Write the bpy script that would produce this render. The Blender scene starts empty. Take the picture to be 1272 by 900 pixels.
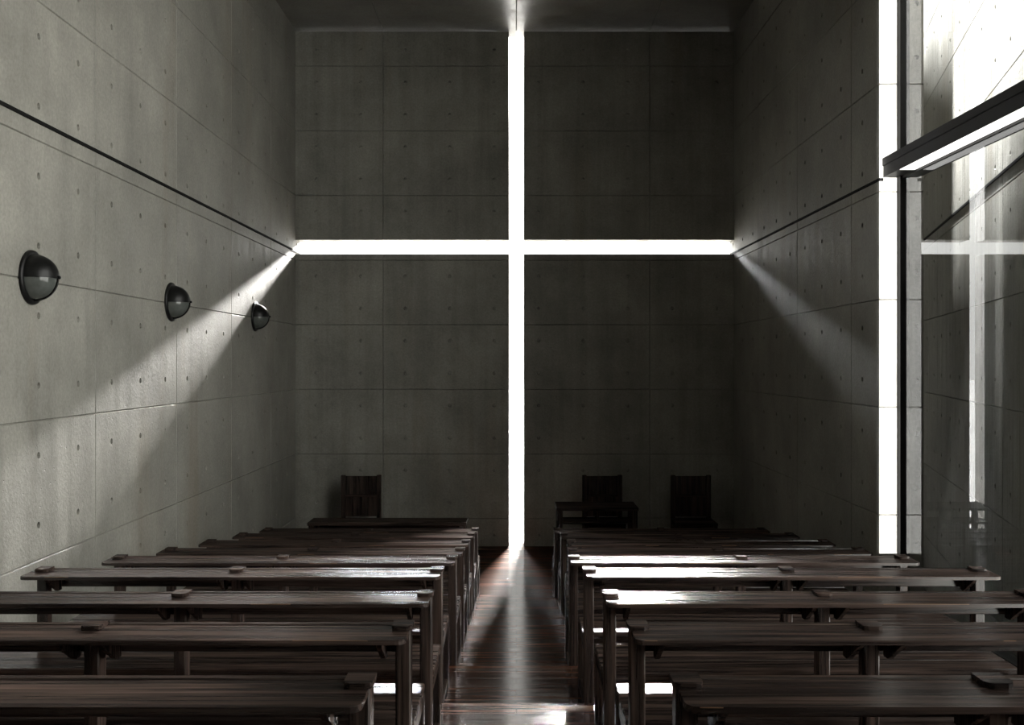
import bpy, math, random
from mathutils import Vector

# ------------------------------------------------------------------ camera, sky, sun, exposure
S = bpy.context.scene
BH = 0.787                      # height of a pew
COL = S.collection
EZ = 2.48                       # eye height above the altar floor
F = 1320.0                      # focal length in pixels of the 1272 px wide frame

cam_d = bpy.data.cameras.new('camera')
cam = bpy.data.objects.new('camera', cam_d)
COL.objects.link(cam)
cam.location = (0, 0, EZ)
cam.rotation_euler = (math.radians(90), 0, 0)
cam_d.sensor_width = 36.0
cam_d.lens = F / 1272.0 * 36.0
cam_d.shift_x = -5.5 / 1272.0
cam_d.clip_start = 0.05
cam_d.clip_end = 500
S.camera = cam

S.view_settings.view_transform = 'Standard'
S.view_settings.look = 'None'
S.view_settings.gamma = 1
S.view_settings.exposure = 0.0
S.view_settings.use_curve_mapping = False
S.cycles.max_bounces = 8
S.cycles.diffuse_bounces = 5
S.cycles.glossy_bounces = 4
S.cycles.transparent_max_bounces = 12
S.cycles.sample_clamp_indirect = 10.0
S.cycles.caustics_reflective = False
S.cycles.caustics_refractive = False
try:
    S.cycles.use_denoising = True
except Exception:
    pass

SIDE = 7.1                      # bright bank of sky beyond the right-hand window
# dim sky with a bright white glow round the azimuth of the low sun
w = bpy.data.worlds.new('sky')
S.world = w
w.use_nodes = True
wt = w.node_tree
bg = wt.nodes['Background']
tcw = wt.nodes.new('ShaderNodeTexCoord')
sepw = wt.nodes.new('ShaderNodeSeparateXYZ')
wt.links.new(tcw.outputs['Generated'], sepw.inputs[0])
mr = wt.nodes.new('ShaderNodeMapRange')
mr.interpolation_type = 'SMOOTHSTEP'
mr.inputs['From Min'].default_value = 0.62
mr.inputs['From Max'].default_value = 0.90
mr.inputs['To Min'].default_value = 0.30
mr.inputs['To Max'].default_value = 4.0
wt.links.new(sepw.outputs[1], mr.inputs['Value'])
dotn = wt.nodes.new('ShaderNodeVectorMath')
dotn.operation = 'DOT_PRODUCT'
dotn.inputs[1].default_value = Vector((1.0, -0.5, 0.27)).normalized()
wt.links.new(tcw.outputs['Generated'], dotn.inputs[0])
mr2 = wt.nodes.new('ShaderNodeMapRange')
mr2.interpolation_type = 'SMOOTHSTEP'
mr2.inputs['From Min'].default_value = 0.62
mr2.inputs['From Max'].default_value = 0.93
mr2.inputs['To Min'].default_value = 0.0
mr2.inputs['To Max'].default_value = SIDE
wt.links.new(dotn.outputs['Value'], mr2.inputs['Value'])
addn = wt.nodes.new('ShaderNodeMath')
wt.links.new(mr.outputs[0], addn.inputs[0])
wt.links.new(mr2.outputs[0], addn.inputs[1])
wt.links.new(addn.outputs[0], bg.inputs[1])
bg.inputs[0].default_value = (1.0, 0.985, 0.93, 1)


def sun(name, travel, strength, angle, color=(1, 1, 1)):
    d = bpy.data.lights.new(name, 'SUN')
    d.energy = strength
    d.angle = math.radians(angle)
    d.color = color
    o = bpy.data.objects.new(name, d)
    COL.objects.link(o)
    o.rotation_euler = Vector(travel).to_track_quat('-Z', 'Y').to_euler()
    return o


sun('sun', (-0.115, -1, -0.325), 74, 7.2, (1.0, 0.97, 0.93))
sun('right_beam_fill', (0.11, -1, -0.32), 6.8, 6.5, (0.95, 0.98, 1.0))  # added lamp: weak mirrored sun for the beam on the right wall
sun('wall_wash_fill', (0.16, -0.01, -0.98), 150, 5.0)  # added lamp: washes the top of the angled wall from above
sun('jamb_fill', (0.1, 1, 0.0), 17, 0.06)  # added lamp: whitens the inner window jamb through the rear slit

# ------------------------------------------------------------------ materials


def new_mat(name):
    m = bpy.data.materials.new(name)
    m.use_nodes = True
    nt = m.node_tree
    return m, nt, nt.nodes['Principled BSDF']


def node(nt, typ, **kw):
    n = nt.nodes.new(typ)
    for k, v in kw.items():
        if k.startswith('i_'):
            key = k[2:]
            key = int(key) if key.isdigit() else key
            n.inputs[key].default_value = v
        else:
            setattr(n, k, v)
    return n


def coords(nt, scale, random_shift=False, loc=(0, 0, 0)):
    tc = node(nt, 'ShaderNodeTexCoord')
    mp = node(nt, 'ShaderNodeMapping')
    mp.inputs['Scale'].default_value = scale
    mp.inputs['Location'].default_value = loc
    if random_shift:
        oi = node(nt, 'ShaderNodeObjectInfo')
        mul = node(nt, 'ShaderNodeMath', operation='MULTIPLY', i_1=37.0)
        nt.links.new(oi.outputs['Random'], mul.inputs[0])
        add = node(nt, 'ShaderNodeVectorMath', operation='ADD')
        nt.links.new(tc.outputs['Object'], add.inputs[0])
        nt.links.new(mul.outputs[0], add.inputs[1])
        nt.links.new(add.outputs[0], mp.inputs['Vector'])
    else:
        nt.links.new(tc.outputs['Object'], mp.inputs['Vector'])
    return mp.outputs[0]


def ramp(nt, src, stops):
    r = node(nt, 'ShaderNodeValToRGB')
    cr = r.color_ramp
    while len(cr.elements) < len(stops):
        cr.elements.new(0.5)
    for e, (p, c) in zip(cr.elements, stops):
        e.position = p
        e.color = (c[0], c[1], c[2], 1) if isinstance(c, (tuple, list)) else (c, c, c, 1)
    nt.links.new(src, r.inputs[0])
    return r.outputs[0]


def mix(nt, fac, a, b, blend='MIX'):
    m = node(nt, 'ShaderNodeMixRGB', blend_type=blend)
    for i, v in ((0, fac), (1, a), (2, b)):
        if isinstance(v, (int, float)):
            m.inputs[i].default_value = v
        elif isinstance(v, tuple):
            m.inputs[i].default_value = (*v, 1) if len(v) == 3 else v
        else:
            nt.links.new(v, m.inputs[i])
    return m.outputs[0]


def concrete(name, base=(0.295, 0.286, 0.257), var=0.13, bump=0.6, rough=0.5, streak=0.7, spec=0.35, pits=True, relief=0.0):
    m, nt, p = new_mat(name)
    c1 = coords(nt, (0.9, 0.9, 0.9))
    n1 = node(nt, 'ShaderNodeTexNoise', i_Scale=1.3, i_Detail=8.0, i_Roughness=0.62)
    nt.links.new(c1, n1.inputs['Vector'])
    c2 = coords(nt, (7, 7, 0.35))
    n2 = node(nt, 'ShaderNodeTexNoise', i_Scale=1.0, i_Detail=6.0, i_Roughness=0.6)
    nt.links.new(c2, n2.inputs['Vector'])
    c3 = coords(nt, (1, 1, 1))
    n3 = node(nt, 'ShaderNodeTexNoise', i_Scale=45.0, i_Detail=4.0, i_Roughness=0.65)
    nt.links.new(c3, n3.inputs['Vector'])
    lo = tuple(v * (1 - 2.2 * var) for v in base)
    hi = tuple(v * (1 + 1.6 * var) for v in base)
    a = ramp(nt, n1.outputs[0], [(0.3, lo), (0.7, hi)])
    st = ramp(nt, n2.outputs[0], [(0.32, 0.72), (0.58, 1.0)])
    a = mix(nt, streak, a, st, 'MULTIPLY')
    # pale rust drips
    c4 = coords(nt, (1.1, 1.1, 0.12), loc=(3, 5, 0))
    n4 = node(nt, 'ShaderNodeTexNoise', i_Scale=2.0, i_Detail=5.0, i_Roughness=0.55)
    nt.links.new(c4, n4.inputs['Vector'])
    rm = ramp(nt, n4.outputs[0], [(0.55, 0.0), (0.74, 0.38)])
    a = mix(nt, rm, a, (0.21, 0.165, 0.115))
    fine = ramp(nt, n3.outputs[0], [(0.3, 0.80), (0.7, 1.08)])
    a = mix(nt, 1.0, a, fine, 'MULTIPLY')
    # small air bubbles
    v = node(nt, 'ShaderNodeTexVoronoi', i_Scale=17.0)
    v.inputs['Randomness'].default_value = 1.0
    nt.links.new(c3, v.inputs['Vector'])
    pit = ramp(nt, v.outputs['Distance'], [(0.0, 0.0), (0.11, 1.0)])
    sel = node(nt, 'ShaderNodeTexNoise', i_Scale=2.4, i_Detail=3.0)
    nt.links.new(c3, sel.inputs['Vector'])
    selr = ramp(nt, sel.outputs[0], [(0.44, 0.0), (0.56, 1.0)])
    pitm = mix(nt, selr, (1, 1, 1), pit)
    nt.links.new(a, p.inputs['Base Color'])
    b3 = node(nt, 'ShaderNodeBump', i_Strength=bump, i_Distance=0.0055)
    nt.links.new(n3.outputs[0], b3.inputs['Height'])
    b2 = node(nt, 'ShaderNodeBump', i_Strength=min(1, bump * 1.4), i_Distance=0.006)
    if pits:
        nt.links.new(pitm, b2.inputs['Height'])
    nt.links.new(b3.outputs[0], b2.inputs['Normal'])
    b1 = node(nt, 'ShaderNodeBump', i_Strength=min(1, bump), i_Distance=0.02)
    nt.links.new(n1.outputs[0], b1.inputs['Height'])
    nt.links.new(b2.outputs[0], b1.inputs['Normal'])
    last = b1
    if relief:
        b4 = node(nt, 'ShaderNodeBump', i_Strength=1.0, i_Distance=relief)
        nt.links.new(n2.outputs[0], b4.inputs['Height'])
        nt.links.new(b1.outputs[0], b4.inputs['Normal'])
        last = b4
    nt.links.new(last.outputs[0], p.inputs['Normal'])
    rr = ramp(nt, n2.outputs[0], [(0.35, rough - 0.08), (0.65, rough + 0.12)])
    nt.links.new(rr, p.inputs['Roughness'])
    p.inputs['Specular IOR Level'].default_value = spec
    return m


def sheen(nt, p, fac):
    # oiled timber: diffuse body with a thin even gloss
    out = [n for n in nt.nodes if n.type == 'OUTPUT_MATERIAL'][0]
    df = node(nt, 'ShaderNodeBsdfDiffuse')
    gl = node(nt, 'ShaderNodeBsdfGlossy')
    gl.inputs['Color'].default_value = (1, 1, 1, 1)
    mx = node(nt, 'ShaderNodeMixShader', i_0=fac)
    for src, dst, nm in (('Base Color', df, 'Color'), ('Roughness', gl, 'Roughness'), ('Normal', df, 'Normal'), ('Normal', gl, 'Normal')):
        for l in list(p.inputs[src].links):
            nt.links.new(l.from_socket, dst.inputs[nm])
    nt.links.new(df.outputs[0], mx.inputs[1])
    nt.links.new(gl.outputs[0], mx.inputs[2])
    nt.links.new(mx.outputs[0], out.inputs[0])
    nt.nodes.remove(p)


def wood(name, axis, dark=(0.007, 0.005, 0.005), mid=(0.031, 0.022, 0.019), light=(0.088, 0.060, 0.049),
         rough=0.17, sap=False):
    m, nt, p = new_mat(name)
    sc = [26, 26, 26]
    sc[axis] = 1.1
    c = coords(nt, tuple(sc), True)
    n = node(nt, 'ShaderNodeTexNoise', i_Scale=1.0, i_Detail=6.0, i_Roughness=0.6, i_Distortion=0.6)
    nt.links.new(c, n.inputs['Vector'])
    sc2 = [110, 110, 110]
    sc2[axis] = 2.5
    c2 = coords(nt, tuple(sc2), True)
    n2 = node(nt, 'ShaderNodeTexNoise', i_Scale=1.0, i_Detail=4.0, i_Roughness=0.7)
    nt.links.new(c2, n2.inputs['Vector'])
    col = ramp(nt, n.outputs[0], [(0.3, dark), (0.5, mid), (0.72, light)])
    f = ramp(nt, n2.outputs[0], [(0.35, 0.6), (0.65, 1.2)])
    col = mix(nt, 1.0, col, f, 'MULTIPLY')
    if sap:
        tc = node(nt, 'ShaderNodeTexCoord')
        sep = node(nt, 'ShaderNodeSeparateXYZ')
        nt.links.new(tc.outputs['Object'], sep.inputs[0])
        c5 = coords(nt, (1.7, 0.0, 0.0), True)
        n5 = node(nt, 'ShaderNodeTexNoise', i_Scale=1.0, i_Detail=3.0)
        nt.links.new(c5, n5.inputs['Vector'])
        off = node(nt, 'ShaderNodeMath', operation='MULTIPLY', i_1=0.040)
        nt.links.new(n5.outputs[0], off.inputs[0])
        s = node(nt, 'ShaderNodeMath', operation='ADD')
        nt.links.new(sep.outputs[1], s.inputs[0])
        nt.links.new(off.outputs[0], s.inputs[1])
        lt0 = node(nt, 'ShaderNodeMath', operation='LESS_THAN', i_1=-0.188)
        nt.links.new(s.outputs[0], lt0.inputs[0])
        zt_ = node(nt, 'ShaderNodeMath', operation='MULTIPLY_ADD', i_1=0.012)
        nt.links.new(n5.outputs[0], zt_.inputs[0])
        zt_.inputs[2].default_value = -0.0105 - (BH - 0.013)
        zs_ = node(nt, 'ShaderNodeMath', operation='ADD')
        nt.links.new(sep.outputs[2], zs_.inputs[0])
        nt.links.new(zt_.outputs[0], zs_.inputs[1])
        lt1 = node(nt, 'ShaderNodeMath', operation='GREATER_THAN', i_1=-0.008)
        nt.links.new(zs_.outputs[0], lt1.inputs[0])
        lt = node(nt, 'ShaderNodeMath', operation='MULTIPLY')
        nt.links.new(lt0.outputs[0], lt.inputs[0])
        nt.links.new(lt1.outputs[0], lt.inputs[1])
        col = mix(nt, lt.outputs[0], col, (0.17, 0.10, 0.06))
    nt.links.new(col, p.inputs['Base Color'])
    rr = ramp(nt, n2.outputs[0], [(0.3, rough - 0.05), (0.7, rough + 0.08)])
    nt.links.new(rr, p.inputs['Roughness'])
    b = node(nt, 'ShaderNodeBump', i_Strength=0.35, i_Distance=0.0006)
    nt.links.new(n2.outputs[0], b.inputs['Height'])
    nt.links.new(b.outputs[0], p.inputs['Normal'])
    sheen(nt, p, 0.05)
    return m


def floor_mat():
    m, nt, p = new_mat('dark_plank_floor')
    c = coords(nt, (1, 1, 1))
    br = node(nt, 'ShaderNodeTexBrick')
    br.offset = 0.37
    br.squash = 1.0
    br.inputs['Scale'].default_value = 1.0
    br.inputs['Mortar Size'].default_value = 0.003
    br.inputs['Mortar Smooth'].default_value = 0.3
    br.inputs['Brick Width'].default_value = 1.35
    br.inputs['Row Height'].default_value = 0.105
    br.inputs['Color1'].default_value = (0, 0, 0, 1)
    br.inputs['Color2'].default_value = (1, 1, 1, 1)
    br.inputs['Mortar'].default_value = (0, 0, 0, 1)
    nt.links.new(c, br.inputs['Vector'])
    c2 = coords(nt, (1.4, 34, 34))
    n = node(nt, 'ShaderNodeTexNoise', i_Scale=1.0, i_Detail=7.0, i_Roughness=0.6, i_Distortion=0.4)
    nt.links.new(c2, n.inputs['Vector'])
    col = ramp(nt, n.outputs[0], [(0.3, (0.016, 0.008, 0.006)), (0.5, (0.045, 0.02, 0.0125)), (0.72, (0.10, 0.042, 0.024))])
    t = ramp(nt, br.outputs['Color'], [(0.0, 0.55), (1.0, 1.25)])
    col = mix(nt, 1.0, col, t, 'MULTIPLY')
    nt.links.new(col, p.inputs['Base Color'])
    hs = mix(nt, 0.5, br.outputs['Color'], n.outputs[0])
    inv = node(nt, 'ShaderNodeMath', operation='SUBTRACT', i_0=1.0)
    nt.links.new(br.outputs['Fac'], inv.inputs[1])
    b0 = node(nt, 'ShaderNodeBump', i_Strength=0.9, i_Distance=0.003)
    nt.links.new(inv.outputs[0], b0.inputs['Height'])
    b1 = node(nt, 'ShaderNodeBump', i_Strength=0.5, i_Distance=0.0012)
    nt.links.new(n.outputs[0], b1.inputs['Height'])
    nt.links.new(b0.outputs[0], b1.inputs['Normal'])
    c3 = coords(nt, (0.5, 13, 13), loc=(2, 1, 0))
    n3 = node(nt, 'ShaderNodeTexNoise', i_Scale=1.0, i_Detail=2.0, i_Roughness=0.5)
    nt.links.new(c3, n3.inputs['Vector'])
    b2 = node(nt, 'ShaderNodeBump', i_Strength=1.0, i_Distance=0.006)
    nt.links.new(n3.outputs[0], b2.inputs['Height'])
    nt.links.new(b1.outputs[0], b2.inputs['Normal'])
    nt.links.new(b2.outputs[0], p.inputs['Normal'])
    rr = ramp(nt, n.outputs[0], [(0.3, 0.10), (0.7, 0.19)])
    nt.links.new(rr, p.inputs['Roughness'])
    sheen(nt, p, 0.085)
    return m


def plain(name, col, rough=0.5, metal=0.0, spec=0.5, emit=0.0, scale=20):
    m, nt, p = new_mat(name)
    c = coords(nt, (1, 1, 1))
    n = node(nt, 'ShaderNodeTexNoise', i_Scale=float(scale), i_Detail=4.0)
    nt.links.new(c, n.inputs['Vector'])
    k = ramp(nt, n.outputs[0], [(0.3, tuple(v * 0.85 for v in col)), (0.7, tuple(min(1, v * 1.15) for v in col))])
    nt.links.new(k, p.inputs['Base Color'])
    p.inputs['Roughness'].default_value = rough
    p.inputs['Metallic'].default_value = metal
    p.inputs['Specular IOR Level'].default_value = spec
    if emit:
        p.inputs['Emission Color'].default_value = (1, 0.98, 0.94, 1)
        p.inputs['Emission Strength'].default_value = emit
    return m


def pane_mat(name='window_glass', rough=0.0, tint=(0.9, 0.92, 0.92), ior=1.5):
    m = bpy.data.materials.new(name)
    m.use_nodes = True
    nt = m.node_tree
    nt.nodes.clear()
    out = node(nt, 'ShaderNodeOutputMaterial')
    fr = node(nt, 'ShaderNodeFresnel', i_IOR=ior)
    geo = node(nt, 'ShaderNodeNewGeometry')
    # the node inverts the index on back faces; a thin pane reflects the same from both sides
    ma = node(nt, 'ShaderNodeMath', operation='MULTIPLY_ADD', i_1=1.0 / ior - ior, i_2=ior)
    nt.links.new(geo.outputs['Backfacing'], ma.inputs[0])
    nt.links.new(ma.outputs[0], fr.inputs[0])
    tr = node(nt, 'ShaderNodeBsdfTransparent')
    tr.inputs[0].default_value = (*tint, 1)
    gl = node(nt, 'ShaderNodeBsdfGlossy', i_Roughness=rough)
    gl.inputs[0].default_value = (0.95, 0.97, 1.0, 1)
    mx = node(nt, 'ShaderNodeMixShader')
    nt.links.new(fr.outputs[0], mx.inputs[0])
    nt.links.new(tr.outputs[0], mx.inputs[1])
    nt.links.new(gl.outputs[0], mx.inputs[2])
    nt.links.new(mx.outputs[0], out.inputs[0])
    return m


M_WALL = concrete('board_formed_concrete')
M_CEIL = concrete('ceiling_concrete', rough=0.36, spec=0.4, pits=False, bump=0.2)
M_OUT = concrete('outer_concrete', bump=0.8, streak=0.8, rough=0.55, relief=0.03)
M_GROUND = concrete('pale_paving', base=(0.09, 0.088, 0.082), rough=0.8)
M_FLOOR = floor_mat()
M_WX = wood('dark_wood_lengthwise', 0)
M_WSHELF = wood('dark_wood_with_pale_edge', 0, sap=True)
M_WY = wood('dark_wood_crosswise', 1)
M_WZ = wood('dark_wood_upright', 2)
M_BLACK = plain('black_steel', (0.006, 0.006, 0.0065), 0.5, spec=0.2)
M_SEAM = plain('black_reveal_metal', (0.007, 0.007, 0.007), 0.8, spec=0.1)
M_LAMP = plain('black_lamp_enamel', (0.006, 0.006, 0.006), 0.38, spec=0.25)
M_GLASS = pane_mat()
M_LGLASS = plain('frosted_lamp_glass', (0.085, 0.092, 0.086), 0.05)
M_INNER = plain('lamp_reflector', (0.24, 0.26, 0.24), 0.5)
M_STRIP = plain('white_underside_glow', (0.8, 0.78, 0.72), 0.5, emit=2.2)  # added glow for the bright underside of the transom

# ------------------------------------------------------------------ mesh helpers


class MB:
    def __init__(self):
        self.v, self.f = [], []

    def poly(self, pts):
        b = len(self.v)
        self.v += [tuple(p) for p in pts]
        self.f.append(tuple(range(b, b + len(pts))))

    def box(self, x0, x1, y0, y1, z0, z1, bev=0.0, skip=()):
        if bev > 0:
            return self.bbox(x0, x1, y0, y1, z0, z1, bev)
        P = [(x0, y0, z0), (x1, y0, z0), (x1, y1, z0), (x0, y1, z0), (x0, y0, z1), (x1, y0, z1), (x1, y1, z1), (x0, y1, z1)]
        faces = {'-z': (3, 2, 1, 0), '+z': (4, 5, 6, 7), '-y': (0, 1, 5, 4), '+x': (1, 2, 6, 5), '+y': (2, 3, 7, 6), '-x': (3, 0, 4, 7)}
        b = len(self.v)
        self.v += P
        for k, q in faces.items():
            if k not in skip:
                self.f.append(tuple(b + i for i in q))
        return self

    def bbox(self, x0, x1, y0, y1, z0, z1, r):
        # chamfered box
        b = len(self.v)
        idx = {}
        X, Y, Z = (x0, x1), (y0, y1), (z0, z1)
        for i in (0, 1):
            for j in (0, 1):
                for k in (0, 1):
                    sx, sy, sz = (r if i == 0 else -r), (r if j == 0 else -r), (r if k == 0 else -r)
                    for a, p in (('x', (X[i], Y[j] + sy, Z[k] + sz)), ('y', (X[i] + sx, Y[j], Z[k] + sz)), ('z', (X[i] + sx, Y[j] + sy, Z[k]))):
                        idx[(i, j, k, a)] = len(self.v)
                        self.v.append(p)
        g = lambda i, j, k, a: idx[(i, j, k, a)]
        F_ = self.f
        F_.append((g(0, 0, 0, 'x'), g(0, 0, 1, 'x'), g(0, 1, 1, 'x'), g(0, 1, 0, 'x')))
        F_.append((g(1, 0, 0, 'x'), g(1, 1, 0, 'x'), g(1, 1, 1, 'x'), g(1, 0, 1, 'x')))
        F_.append((g(0, 0, 0, 'y'), g(1, 0, 0, 'y'), g(1, 0, 1, 'y'), g(0, 0, 1, 'y')))
        F_.append((g(0, 1, 0, 'y'), g(0, 1, 1, 'y'), g(1, 1, 1, 'y'), g(1, 1, 0, 'y')))
        F_.append((g(0, 0, 0, 'z'), g(0, 1, 0, 'z'), g(1, 1, 0, 'z'), g(1, 0, 0, 'z')))
        F_.append((g(0, 0, 1, 'z'), g(1, 0, 1, 'z'), g(1, 1, 1, 'z'), g(0, 1, 1, 'z')))
        for i in (0, 1):
            for j in (0, 1):
                F_.append((g(i, j, 0, 'x'), g(i, j, 1, 'x'), g(i, j, 1, 'y'), g(i, j, 0, 'y')))
                F_.append((g(i, 0, j, 'x'), g(i, 1, j, 'x'), g(i, 1, j, 'z'), g(i, 0, j, 'z')))
                F_.append((g(0, i, j, 'y'), g(1, i, j, 'y'), g(1, i, j, 'z'), g(0, i, j, 'z')))
                for k in (0, 1):
                    F_.append((g(i, j, k, 'x'), g(i, j, k, 'y'), g(i, j, k, 'z')))
        return self

    def prism(self, outline, axis, a, b_):
        """outline: 2D points; axis 0 -> (y,z), axis 1 -> (x,z), axis 2 -> (x,y)"""
        def P(p, t):
            return (t, p[0], p[1]) if axis == 0 else ((p[0], t, p[1]) if axis == 1 else (p[0], p[1], t))
        n = len(outline)
        b = len(self.v)
        self.v += [P(p, a) for p in outline] + [P(p, b_) for p in outline]
        self.f.append(tuple(b + i for i in range(n)))
        self.f.append(tuple(b + n + i for i in reversed(range(n))))
        for i in range(n):
            j = (i + 1) % n
            self.f.append((b + i, b + n + i, b + n + j, b + j))
        return self

    def mesh(self, name, mat, smooth=False, fix=True):
        import bmesh
        me = bpy.data.meshes.new(name)
        me.from_pydata(self.v, [], self.f)
        if fix:
            bm = bmesh.new()
            bm.from_mesh(me)
            bmesh.ops.recalc_face_normals(bm, faces=bm.faces)
            bm.to_mesh(me)
            bm.free()
        me.materials.append(mat)
        if smooth:
            for p in me.polygons:
                p.use_smooth = True
        return me


def link(name, me, parent=None, loc=(0, 0, 0), rz=0.0):
    o = bpy.data.objects.new(name, me)
    COL.objects.link(o)
    o.location = loc
    o.rotation_euler = (0, 0, rz)
    if parent:
        o.parent = parent
    return o


def thing(name, label, cat, loc=(0, 0, 0), group=None, rz=0.0):
    o = link(name, None, None, loc, rz)
    o['label'] = label
    o['category'] = cat
    if group:
        o['group'] = group
    return o


def struct(o):
    o['kind'] = 'structure'
    return o


# ------------------------------------------------------------------ concrete panels with joints and tie holes
GJ, GD = 0.0065, 0.011


def panel(mb, mapf, urange, vrange, ustep, vstep, u0, v0, uj, vj, vjset=None, hole_r=0.022, holes=True):
    """cells of a lattice; joint lines every uj / vj cells; each cell centre carries a conical tie hole"""
    ua, ub = urange
    va, vb = vrange
    i0, i1 = math.floor((ua - u0) / ustep + 1e-6), math.ceil((ub - u0) / ustep - 1e-6)
    j0, j1 = math.floor((va - v0) / vstep + 1e-6), math.ceil((vb - v0) / vstep - 1e-6)
    N = 12
    for i in range(i0, i1):
        for j in range(j0, j1):
            lu0, lu1 = u0 + i * ustep, u0 + (i + 1) * ustep
            lv0, lv1 = v0 + j * vstep, v0 + (j + 1) * vstep
            cu, cv = (lu0 + lu1) / 2, (lv0 + lv1) / 2
            a0, a1, b0, b1 = max(lu0, ua), min(lu1, ub), max(lv0, va), min(lv1, vb)
            if a1 - a0 < 0.003 or b1 - b0 < 0.003:
                continue
            jl = a0 == lu0 and i % uj == 0
            jr = a1 == lu1 and (i + 1) % uj == 0
            jb = b0 == lv0 and j % vj == 0
            jt = b1 == lv1 and (j + 1) % vj == 0
            x0, x1 = a0 + (GJ if jl else 0), a1 - (GJ if jr else 0)
            y0, y1 = b0 + (GJ if jb else 0), b1 - (GJ if jt else 0)
            if jl: mb.poly([mapf(x0, y0, 0), mapf(x0, y1, 0), mapf(a0, b1, GD), mapf(a0, b0, GD)])
            if jr: mb.poly([mapf(x1, y1, 0), mapf(x1, y0, 0), mapf(a1, b0, GD), mapf(a1, b1, GD)])
            if jb: mb.poly([mapf(x1, y0, 0), mapf(x0, y0, 0), mapf(a0, b0, GD), mapf(a1, b0, GD)])
            if jt: mb.poly([mapf(x0, y1, 0), mapf(x1, y1, 0), mapf(a1, b1, GD), mapf(a0, b1, GD)])
            r = hole_r
            C = [(x1, y1), (x0, y1), (x0, y0), (x1, y0)]
            if not holes or cu - 2 * r < x0 or cu + 2 * r > x1 or cv - 2 * r < y0 or cv + 2 * r > y1:
                mb.poly([mapf(p[0], p[1], 0) for p in C])
                continue
            ang = [(k + 0.5) * 2 * math.pi / N for k in range(N)]
            ring = [(cu + r * math.cos(t), cv + r * math.sin(t)) for t in ang]
            ring2 = [(cu + r * 0.78 * math.cos(t), cv + r * 0.78 * math.sin(t)) for t in ang]
            q = N // 4
            for k in range(N):
                kn = (k + 1) % N
                c = k // q
                if (k + 1) % q == 0:
                    cn = (c + 1) % 4
                    mb.poly([mapf(*ring[k], 0), mapf(*C[c], 0), mapf(*C[cn], 0)])
                    mb.poly([mapf(*ring[k], 0), mapf(*C[cn], 0), mapf(*ring[kn], 0)])
                else:
                    mb.poly([mapf(*ring[k], 0), mapf(*C[c], 0), mapf(*ring[kn], 0)])
                mb.poly([mapf(*ring[k], 0), mapf(*ring[kn], 0), mapf(*ring2[kn], 0.028), mapf(*ring2[k], 0.028)])
            mb.poly([mapf(*p, 0.028) for p in ring2])


XL, XR = -2.984, 2.940
YE, TH = 14.35, 0.36
TE = 0.30
YB = -1.4
ZC = EZ + 4.485
V0 = EZ + 0.51 - 0.872 * 5          # joint lattice base
VS = 0.436
YJ = 7.535                          # a vertical joint on the side walls
US = 0.5985
DW = 8.61                           # far jamb of the window
WN = 0.8                            # near jamb of the window
XG = 3.11                           # the glass plane
XO = XR + TH
OUTZ = EZ - 1.95

# front wall with its cross-shaped opening
SX, SZ0, SZ1 = 0.101, EZ + 1.462, EZ + 1.655
mb = MB()
fm = lambda u, v, d: (u, YE + d, v)
for (u0, u1) in ((XL - 0.01, -SX), (SX, XR + 0.01)):
    for (v0, v1) in ((-0.4, SZ0), (SZ1, ZC - 0.02)):
        panel(mb, fm, (u0, u1), (v0, v1), 0.6, VS, 0.0, V0, 3, 2)
        eu0 = u0 if u0 > -1 else u0 - TH
        eu1 = u1 if u1 < 1 else u1 + TH - 0.02
        mb.poly([(eu0, YE + TE, v0), (eu1, YE + TE, v0), (eu1, YE + TE, v1), (eu0, YE + TE, v1)])
        for uu in (u0, u1):
            mb.poly([(uu, YE, v0), (uu, YE + TE, v0), (uu, YE + TE, v1), (uu, YE, v1)])
        for vv in (v0, v1):
            mb.poly([(u0, YE, vv), (u1, YE, vv), (u1, YE + TE, vv), (u0, YE + TE, vv)])
struct(link('wall_front', mb.mesh('wall_front', M_WALL, fix=False)))

# left wall
mb = MB()
panel(mb, lambda u, v, d: (XL - d, u, v), (YB, YE + TE), (-0.4, ZC), US, VS, YJ, V0, 3, 2)
mb.box(XL - TH, XL, YB, YE + TE, -0.4, ZC, skip=('+x',))
struct(link('wall_left', mb.mesh('wall_left', M_WALL, fix=False)))

# right wall: the part beyond the window and the part behind it
mb = MB()
panel(mb, lambda u, v, d: (XR + d, u, v), (DW, YE + TE), (-0.4, ZC), US, VS, YJ, V0, 3, 2)
panel(mb, lambda u, v, d: (u, DW + d, v), (XR, XO), (-0.4, ZC), 3.0, VS, XR - 1.2, V0, 30, 2)
mb.box(XR, XO, DW, YE + TE, -0.4, ZC, skip=('-x', '-y'))
mb.box(XR + 0.05, XO - 0.001, DW + 0.05, YE + TE, -1.2, -0.4)
mb.box(XR, XO, YB, WN, -0.4, ZC)
struct(link('wall_right', mb.mesh('wall_right', M_WALL, fix=False)))

lv_rear = EZ - 0.760 - 0.787 - 0.02
# back wall, behind the photographer, with a tall slit added to light the window jamb
mb = MB()
sl = XR - 0.002 - 0.1 * (DW - YB)
mb.box(XL - TH, sl - 0.0365, YB - TH, YB - 0.001, 0.3, ZC)
mb.box(sl + 0.143, XO, YB - TH, YB - 0.001, 0.3, ZC)
mb.box(sl - 0.0365, sl + 0.143, YB - TH, YB - 0.001, 0.3, lv_rear)
struct(link('wall_rear', mb.mesh('wall_rear', M_WALL)))

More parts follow.
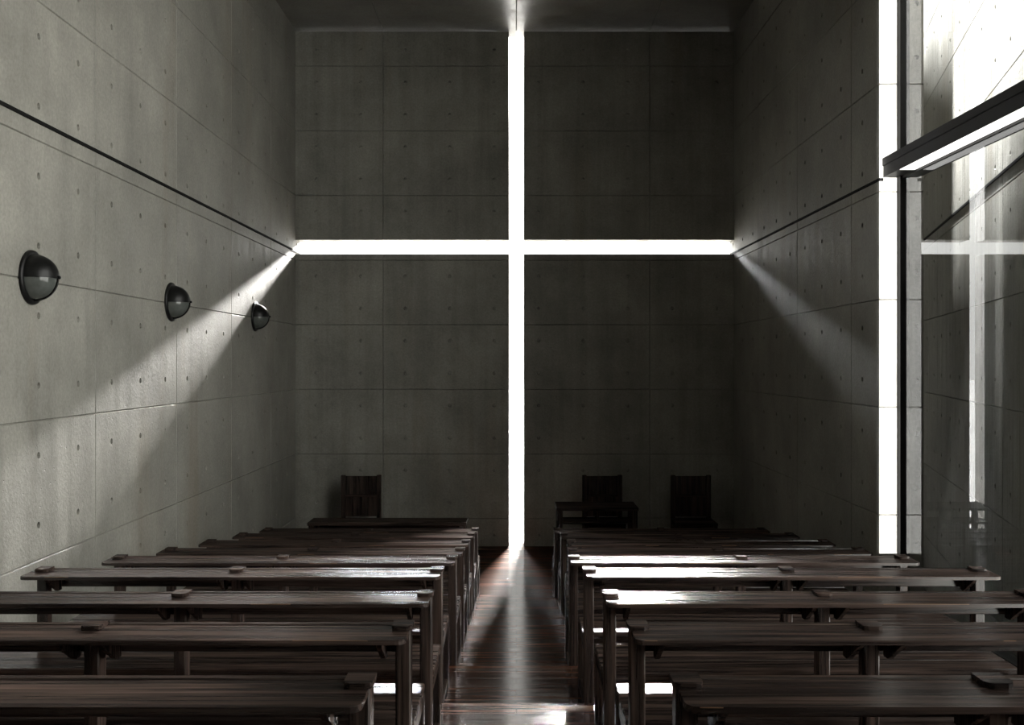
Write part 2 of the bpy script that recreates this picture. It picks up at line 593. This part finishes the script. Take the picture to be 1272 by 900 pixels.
# ceiling with the formwork grid
mb = MB()
panel(mb, lambda u, v, d: (u, v, ZC + d), (XL, XR), (YB, YE), 0.9, US, 0.0, YJ, 2, 3, holes=False)
mb.box(XL - TH, XG + 0.06, YB - TH, DW, ZC, ZC + 0.15, skip=('-z',))
mb.box(XL - TH, XO, DW, YE + TE, ZC, ZC + 0.35, skip=('-z',))
mb.poly([(XR, DW, ZC), (XR, YE, ZC), (XO, YE, ZC), (XO, DW, ZC)])
mb.poly([(XR, YB, ZC), (XR, DW, ZC), (XG + 0.06, DW, ZC), (XG + 0.06, YB, ZC)])
mb.poly([(XL, YE, ZC), (XR, YE, ZC), (XR, YE + TE, ZC), (XL, YE + TE, ZC)])
struct(link('ceiling', mb.mesh('ceiling', M_CEIL, fix=False)))

# ------------------------------------------------------------------ stepped floor
ROWS = {9: (10.74, -1.664), 8: (9.73, -1.552), 7: (8.72, -1.446), 6: (7.70, -1.333), 5: (6.71, -1.209),
        4: (5.68, -1.086), 3: (4.66, -0.992), 2: (3.70, -0.893), 1: (2.62, -0.760)}
BH = 0.787
lv = {k: EZ + z - BH for k, (d, z) in ROWS.items()}
pts = [(YE, 0.0), (ROWS[9][0] + 0.62, 0.0), (ROWS[9][0] + 0.62, lv[9])]
for k in range(9, 1, -1):
    edge = ROWS[k][0] - 0.13
    pts += [(edge, lv[k]), (edge, lv[k - 1])]
pts += [(YB, lv[1])]
outl = pts + [(YB, -0.4), (YE, -0.4)]
mb = MB()
for (ya, za), (yb, zb) in zip(pts[:-1], pts[1:]):
    mb.poly([(XL, ya, za), (XR, ya, za), (XR, yb, zb), (XL, yb, zb)])
mb.poly([(XL, YE, 0), (XR, YE, 0), (XR, YE + TE, 0), (XL, YE + TE, 0)])
mb.box(XL, XR, YB, YE + TE, -0.45, -0.05)
# threshold strip of floor beside the glass
struct(link('floor', mb.mesh('floor', M_FLOOR)))

# black reveal strip that runs round the walls at the height of the cross arm
zs0, zs1 = EZ + 1.489, EZ + 1.511
mb = MB()
mb.box(XL, XL + 0.012, YB, YE + TE, zs0, zs1)
struct(link('trim_1', mb.mesh('trim_1', M_SEAM)))
mb = MB()
mb.box(XR - 0.008, XR + 0.03, DW - 0.012, YE + TE, zs0 - 0.02, zs1 - 0.02)
struct(link('trim_2', mb.mesh('trim_2', M_SEAM)))

# ------------------------------------------------------------------ window
ZB = OUTZ + 0.02
win = struct(link('window_1', None, None, (0, 0, 0)))
mb = MB()
mb.box(XG - 0.025, XG + 0.05, DW - 0.07, DW, ZB, ZC)
mb.box(XG - 0.025, XG + 0.05, WN, WN + 0.07, ZB, ZC)
mb.box(XG - 0.025, XG + 0.05, WN + 0.07, DW - 0.07, ZB, ZB + 0.06)
mb.box(XG - 0.025, XG + 0.05, WN + 0.07, DW - 0.07, ZC - 0.06, ZC)
o = link('window_frame', mb.mesh('window_frame', M_BLACK), win)
mb = MB()
mb.poly([(XG, WN + 0.05, ZB + 0.04), (XG, DW - 0.05, ZB + 0.04), (XG, DW - 0.05, EZ + 1.52), (XG, WN + 0.05, EZ + 1.52)])
mb.poly([(XG, WN + 0.05, EZ + 1.62), (XG, DW - 0.05, EZ + 1.62), (XG, DW - 0.05, ZC - 0.04), (XG, WN + 0.05, ZC - 0.04)])
link('pane', mb.mesh('pane', M_GLASS, fix=False), win)
# sill under the glass
mb = MB()
mb.box(XR, XG - 0.025, WN, DW, -0.4, OUTZ + 0.02)
link('sill', mb.mesh('sill', M_BLACK), win)
# transom: steel channel, with an added glowing strip standing in for its lit underside
mb = MB()
tz0, tz1 = EZ + 1.50, EZ + 1.652
mb.box(2.965, XG + 0.16, WN, DW, tz0 + 0.09, tz1)
mb.box(2.972, XG + 0.155, WN, DW, tz0, tz0 + 0.0905)
mb.box(XG - 0.01, XG + 0.03, WN, DW, tz0 - 0.02, tz0 + 0.001)
link('transom', mb.mesh('transom', M_BLACK), win)
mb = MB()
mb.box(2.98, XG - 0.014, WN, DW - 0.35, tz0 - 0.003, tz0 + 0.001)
link('underside_glow', mb.mesh('underside_glow', M_STRIP), win)

# ------------------------------------------------------------------ outside: angled wall, ground, added light blockers
AX, AY, AK = 4.42, 10.7, 0.249
nrm = math.sqrt(1 + AK * AK)
ux, uy = AK / nrm, 1 / nrm


def amap(u, v, d):
    return (AX + ux * u + uy * d, AY + uy * u - ux * d, v)


mb = MB()
A0, A1 = (6.5 - AY) / uy, 5.2
ATOP = ZC - 0.02
panel(mb, amap, (A0, A1), (-1.0, ATOP), US, VS, -0.55, V0, 3, 2)
q = 0.3
for pts_ in ([(A0, 0), (A1, 0), (A1, q), (A0, q)],):
    for z in (-1.0, ATOP):
        mb.poly([amap(u, z, d) for u, d in pts_])
mb.poly([amap(A0, -1.0, q), amap(A1, -1.0, q), amap(A1, ATOP, q), amap(A0, ATOP, q)])
mb.poly([amap(A0, -1.0, 0), amap(A0, -1.0, q), amap(A0, ATOP, q), amap(A0, ATOP, 0)])
mb.poly([amap(A1, -1.0, 0), amap(A1, -1.0, q), amap(A1, ATOP, q), amap(A1, ATOP, 0)])
struct(link('wall_angled', mb.mesh('wall_angled', M_OUT, fix=False)))
mb = MB()
for u_a, u_b in ((A0, A1),):
    c = [amap(u_a, 0, -0.012), amap(u_b, 0, -0.012), amap(u_b, 0, 0.0), amap(u_a, 0, 0.0)]
    mb.prism([(p[0], p[1]) for p in c], 2, zs0, zs1)
struct(link('trim_3', mb.mesh('trim_3', M_SEAM)))

mb = MB()
mb.box(XO, 40, -8, YE + TE + 0.3, OUTZ - 1.2, OUTZ - 0.8)
mb.box(XG + 0.05, XO, WN, DW, OUTZ - 0.9, OUTZ + 0.02)
mb.box(-60, 60, YE + TE, 160, -0.5, -0.06)
struct(link('ground_outside', mb.mesh('ground_outside', M_GROUND)))

# unseen slab added over the gap; its edge shapes light on the angled wall
mb = MB()
def ev(d, off):
    return (AX + AK * (d - AY) - off, d)
mb.prism([(XO, 8.55), ev(8.55, 0.55), ev(10.85, 0.55), ev(10.85, 0.30), ev(14.8, 0.15), ev(16.5, 0.15), (XO, 16.5)], 2, EZ + 4.86, EZ + 5.0)
mb.prism([(XG + 0.062, 7.55), ev(7.55, 0.45), ev(8.56, 0.50), (XG + 0.062, 8.56)], 2, EZ + 4.5, EZ + 4.64)
struct(link('light_shaping_slab', mb.mesh('light_shaping_slab', M_OUT)))

mb = MB()
mb.box(XO, 6.4, 15.0, 15.3, -1.0, EZ + 4.86)          # unseen blocker added across the gap to keep sky glow out
struct(link('sky_glow_blocker', mb.mesh('sky_glow_blocker', M_OUT)))
# ------------------------------------------------------------------ pews
CACHE = {}


def cached(key, fn, mat, smooth=False):
    if key not in CACHE:
        CACHE[key] = fn().mesh(key[0], mat, smooth)
    return CACHE[key]


def shelf_outline(x0, x1, r=0.035):
    pts = []
    ya, yb = -0.205, 0.0
    pts += [(x0, yb), (x0, ya + r)]
    pts += [(x0 + r - r * math.cos(t), ya + r - r * math.sin(t)) for t in (0.4, 0.8, 1.2)]
    pts += [(x0 + r, ya), (x1 - r, ya)]
    pts += [(x1 - r + r * math.sin(t), ya + r - r * math.cos(t)) for t in (0.4, 0.8, 1.2)]
    pts += [(x1, ya + r), (x1, yb)]
    return pts


def make_pew(L, side, row, label):
    """local x: 0 at the aisle end, L at the outer end (mirrored for the left block); y = 0 at the shelf's far edge"""
    d, z = ROWS[row]
    sgn = 1 if side == 'right' else -1
    inner = PEW_IN[(side, row)]
    t = thing('pew', label, 'pew', (sgn * inner, d - 0.03, lv[row]), 'dark wooden pews on both sides of the aisle')
    k = (round(L, 3), sgn)
    X = lambda a, b: (min(sgn * a, sgn * b), max(sgn * a, sgn * b))

    def bx(a, b, y0, y1, z0, z1, bev=0.003):
        x0, x1 = X(a, b)
        return MB().box(x0, x1, y0, y1, z0, z1, bev)

    def part(name, key, fn, mat):
        return link(name, cached((name,) + key, fn, mat), t)
    pw = 0.052
    posts = [(0.0, pw), (L * 0.5 - pw / 2, L * 0.5 + pw / 2), (L - 0.035 - pw, L - 0.035)]
    x0, x1 = X(0.004, L)
    part('shelf', k, lambda: MB().prism(shelf_outline(x0, x1), 2, BH - 0.029, BH - 0.013), M_WSHELF)
    part('back_rail', k, lambda: bx(0.006, L - 0.012, 0.001, 0.031, BH - 0.105, BH - 0.010), M_WX)
    for i, (a, b) in enumerate(posts):
        kk = k + (i,)
        part('post', kk, lambda: bx(a, b, -0.07, 0.0, 0.0, BH - 0.011, 0.005), M_WZ)

        def cap():
            xa, xb = X(a - 0.006, b + 0.012)
            r = 0.018
            o_ = [(xa, 0.012), (xa, -0.078 + r), (xa + r * 0.3, -0.078 + r * 0.3), (xa + r, -0.078), (xb - r, -0.078),
                  (xb - r * 0.3, -0.078 + r * 0.3), (xb, -0.078 + r), (xb, 0.012)]
            return MB().prism(o_, 2, BH - 0.0125, BH + 0.002)
        part('post_cap', kk, cap, M_WX)
        part('front_leg', kk, lambda: bx(a, b, 0.44, 0.50, 0.0, 0.392, 0.004), M_WZ)
        part('seat_bearer', kk, lambda: bx(a + 0.006, b - 0.006, 0.001, 0.44, 0.325, 0.39), M_WY)
        part('foot_runner', kk, lambda: bx(a + 0.004, b - 0.004, 0.001, 0.44, 0.012, 0.062), M_WY)
    # brackets under the shelf either side of every post
    n = 0
    for i, (a, b) in enumerate(posts):
        for sd in (-1, 1):
            if (i == 0 and sd < 0) or (i == 2 and sd > 0):
                continue
            c = (a - 0.052) if sd < 0 else (b + 0.035)

            def brk(c=c):
                xa, xb = X(c, c + 0.017)
                return MB().prism([(-0.001, BH - 0.030), (-0.180, BH - 0.030), (-0.165, BH - 0.045), (-0.045, BH - 0.118), (-0.001, BH - 0.118)], 0, xa, xb)
            part('bracket', k + (i, sd), brk, M_WZ)
            n += 1
    # seat of three boards
    for q_ in range(3):
        y0 = 0.085 + q_ * 0.143
        part('seat_board', k + (q_,), lambda: bx(0.002, L - 0.03, y0, y0 + 0.138, 0.3915, 0.42, 0.004), M_WX)
    part('hymnal_rail', k, lambda: bx(posts[0][1], posts[2][0], 0.455, 0.485, 0.25, 0.31), M_WX)
    return t


PEW_IN = {}
offL = {9: 47.5, 8: 52, 7: 58, 6: 64.5, 5: 73.5, 4: 90.5, 3: 103, 2: 128, 1: 175}
offR = {9: 46.5, 8: 54.5, 7: 63, 6: 65, 5: 65, 4: 82.5, 3: 106.5, 2: 137.5, 1: 191}
offR = {9: 46.5, 8: 54.5, 7: 63.5, 6: 64.0, 5: 65.0, 4: 82.5, 3: 106.5, 2: 137.5, 1: 191}
outR = {9: 306, 8: 339, 7: 382, 6: 435.5, 5: 492, 4: 583}
for r_ in ROWS:
    PEW_IN[('left', r_)] = offL[r_] * ROWS[r_][0] / F
    PEW_IN[('right', r_)] = offR[r_] * ROWS[r_][0] / F
ORD = {1: 'nearest', 2: 'second', 3: 'third', 4: 'fourth', 5: 'fifth', 6: 'sixth', 7: 'seventh', 8: 'eighth', 9: 'frontmost'}


def lab(side, r):
    s = 'left' if side == 'left' else 'right'
    if r == 1:
        return 'dark wooden pew nearest to the viewer, %s of the aisle' % s
    if r == 9:
        return 'dark wooden pew farthest to the front, closest to the altar, %s of the aisle' % s
    return 'dark wooden pew, %s row from the viewer, %s of the aisle' % (ORD[r], s)


XOUT = 2.54
for r_ in range(1, 10):
    make_pew(round(XOUT - 0.375, 3), 'left', r_, lab('left', r_))
RL = {1: 1.53, 2: 1.64, 3: 1.89}
for r_ in range(1, 10):
    make_pew(RL.get(r_, round(2.505 - 0.365, 3)), 'right', r_, lab('right', r_))

# ------------------------------------------------------------------ altar chairs


def make_chair(x0, x1, y, top, label):
    W = x1 - x0
    t = thing('chair', label, 'chair', ((x0 + x1) / 2, y, 0), 'high-backed wooden chairs at the front wall')
    h = W / 2
    H = top
    for s in (-1, 1):
        xa, xb = sorted((s * h, s * (h - 0.055)))
        link('back_post', cached(('back_post', s), lambda: MB().box(xa, xb, -0.03, 0.03, 0, H, 0.004), M_WZ), t)
        link('front_leg', cached(('chair_leg', s), lambda: MB().box(xa, xb, -0.50, -0.445, 0, 0.42, 0.004), M_WZ), t)
        link('side_rail', cached(('side_rail', s), lambda: MB().box(xa + 0.01, xb - 0.01, -0.445, -0.03, 0.34, 0.415, 0.003), M_WY), t)
    link('back_panel', cached(('back_panel', 0), lambda: MB().box(-h + 0.055, h - 0.055, -0.008, 0.016, 0.76, H - 0.012, 0.002), M_WZ), t)
    link('cross_rail', cached(('cross_rail', 0), lambda: MB().box(-h + 0.055, h - 0.055, -0.022, 0.022, 0.725, 0.76, 0.002), M_WX), t)
    link('back_panel', cached(('back_panel', 1), lambda: MB().box(-h + 0.055, h - 0.055, -0.008, 0.016, 0.47, 0.725, 0.002), M_WZ), t)
    link('seat', cached(('seat', 0), lambda: MB().box(-h, h, -0.52, -0.031, 0.421, 0.455, 0.005), M_WX), t)
    link('front_rail', cached(('front_rail', 0), lambda: MB().box(-h + 0.055, h - 0.055, -0.485, -0.46, 0.34, 0.415, 0.003), M_WX), t)
    return t


dch = 13.9
for (a, b, lb) in ((-217.5, -168.2, 'dark wooden high-backed chair against the front wall, left of the cross'),
                   (82, 131, 'dark wooden high-backed chair just behind the small altar table'),
                   (192, 241, 'dark wooden high-backed chair near the right corner of the front wall')):
    c = (a + b) / 2 * dch / F
    make_chair(c - 0.26, c + 0.26, dch, EZ - 139.8 * dch / F, lb)

# ------------------------------------------------------------------ small altar table with a shelf below its top
t = thing('altar_table', 'small dark wooden table with a low shelf, in front of the middle chair', 'table', (0.97, 12.68, 0))
hw, dp = 0.49, 0.58
zt = EZ - 1.735
link('table_top', MB().box(-hw, hw, 0, dp, zt - 0.035, zt, 0.004).mesh('table_top', M_WX), t)
for sx in (-1, 1):
    for (ya, yb) in ((0.02, 0.075), (dp - 0.075, dp - 0.02)):
        xa, xb = sorted((sx * (hw - 0.01), sx * (hw - 0.075)))
        link('leg', MB().box(xa, xb, ya, yb, 0, zt - 0.0355, 0.003).mesh('leg', M_WZ), t)
link('low_shelf', MB().box(-hw + 0.02, hw - 0.02, 0.08, dp - 0.08, zt - 0.205, zt - 0.18, 0.003).mesh('low_shelf', M_WX), t)
link('divider', MB().box(0.0, 0.022, 0.10, dp - 0.1, zt - 0.1795, zt - 0.036, 0.002).mesh('divider', M_WZ), t)

# wide low table in front of the left block
t = thing('communion_table', 'wide dark wooden table with a plain top, ahead of the left pews', 'table', (-1.405, 11.52, 0))
hw = 0.865
link('table_top', MB().box(-hw, hw, 0, 0.36, zt - 0.035, zt, 0.004).mesh('table_top', M_WX), t)
for sx in (-1, 1):
    for (ya, yb) in ((0.015, 0.075), (0.285, 0.345)):
        xa, xb = sorted((sx * (hw - 0.012), sx * (hw - 0.08)))
        link('leg', MB().box(xa, xb, ya, yb, 0, zt - 0.0355, 0.003).mesh('leg', M_WZ), t)
link('apron', MB().box(-hw + 0.08, hw - 0.08, 0.30, 0.325, zt - 0.16, zt - 0.0355, 0.002).mesh('apron', M_WX), t)

# ------------------------------------------------------------------ bulkhead lamps on the left wall


def revolve(profile, n=48, a0=0.0, a1=2 * math.pi):
    """profile (radius, x): revolved about the x axis; angle 0 points up"""
    mb = MB()
    full = abs(a1 - a0 - 2 * math.pi) < 1e-6
    m = n if full else n + 1
    for k in range(m):
        t = a0 + (a1 - a0) * k / n
        for r, x in profile:
            mb.v.append((x, r * math.sin(t), r * math.cos(t)))
    P = len(profile)
    for k in range(n):
        kn = (k + 1) % m
        for j in range(P - 1):
            mb.f.append((k * P + j, kn * P + j, kn * P + j + 1, k * P + j + 1))
    return mb


R = 0.142
dome = [(R * math.cos(t), 0.022 + 1.02 * R * math.sin(t)) for t in [i * math.pi / 2 / 16 for i in range(17)]]
domei = [(p[0] * 0.965 + 0.0, 0.022 + (p[1] - 0.022) * 0.965) for p in dome]


def make_lamp(y, z, label):
    t = thing('wall_lamp', label, 'wall lamp', (XL, y, z), 'round lamps on the left wall')
    pr = [(0.0, 0.001), (0.165, 0.001), (0.169, 0.006), (0.166, 0.018), (0.150, 0.026), (0.140, 0.022), (0.0, 0.012)]
    link('back_plate', cached(('back_plate',), lambda: revolve(pr), M_LAMP, True), t)
    hood = dome + domei[::-1] + [dome[0]]
    link('hood', cached(('hood',), lambda: revolve(hood, 32, -math.pi / 2, math.pi / 2), M_LAMP, True), t)
    gd = [(p[0] * 0.975, 0.022 + (p[1] - 0.022) * 0.975) for p in dome]
    link('glass', cached(('glass',), lambda: revolve(gd, 32, math.pi / 2, 1.5 * math.pi), M_LGLASS, True), t)
    # rim: a bar that follows the dome round the bottom in the middle plane and along the hood's edge

    def rim():
        mb = MB()
        w_ = 0.008
        ro, ri = 1.035, 0.93
        for i in range(16):
            for s in (1,):
                q = []
                for j in (i, i + 1):
                    a = j * math.pi / 2 / 16
                    for rr in (ri, ro):
                        q.append((0.022 + 1.02 * R * rr * math.sin(a), -R * rr * math.cos(a)))
                (x0, z0), (x1, z1), (x2, z2), (x3, z3) = q
                A = [(x0, -w_, z0), (x1, -w_, z1), (x3, -w_, z3), (x2, -w_, z2)]
                B = [(x0, w_, z0), (x1, w_, z1), (x3, w_, z3), (x2, w_, z2)]
                mb.poly(A)
                mb.poly(B[::-1])
                mb.poly([A[1], B[1], B[2], A[2]])
                mb.poly([A[0], A[3], B[3], B[0]])
        for i in range(32):
            a, b = -math.pi / 2 + i * math.pi / 32, -math.pi / 2 + (i + 1) * math.pi / 32
            q = []
            for aa in (a, b):
                for rr in (0.95, 1.02):
                    q.append((0.022 + 1.02 * R * rr * math.cos(aa), R * rr * math.sin(aa)))
            mb.prism([q[0], q[1], q[3], q[2]], 2, -0.006, 0.004)
        return mb
    link('rim', cached(('rim',), rim, M_LAMP), t)
    kn = [(0.0, 0.012 + R), (0.010, 0.014 + R), (0.010, 0.038 + R), (0.006, 0.042 + R), (0.0, 0.043 + R)]
    link('knob', cached(('knob',), lambda: revolve(kn, 16), M_LAMP, True), t)
    ref = [(0.0, 0.024), (0.135, 0.026)]
    link('reflector', cached(('reflector',), lambda: revolve(ref, 32), M_INNER), t)
    return t


make_lamp(6.53, EZ + 0.522, 'black half-hooded round lamp on the left wall, nearest to the viewer')
make_lamp(9.17, EZ + 0.522, 'black half-hooded round lamp on the left wall, middle of the three')
make_lamp(12.11, EZ + 0.522, 'black half-hooded round lamp on the left wall, closest to the cross')
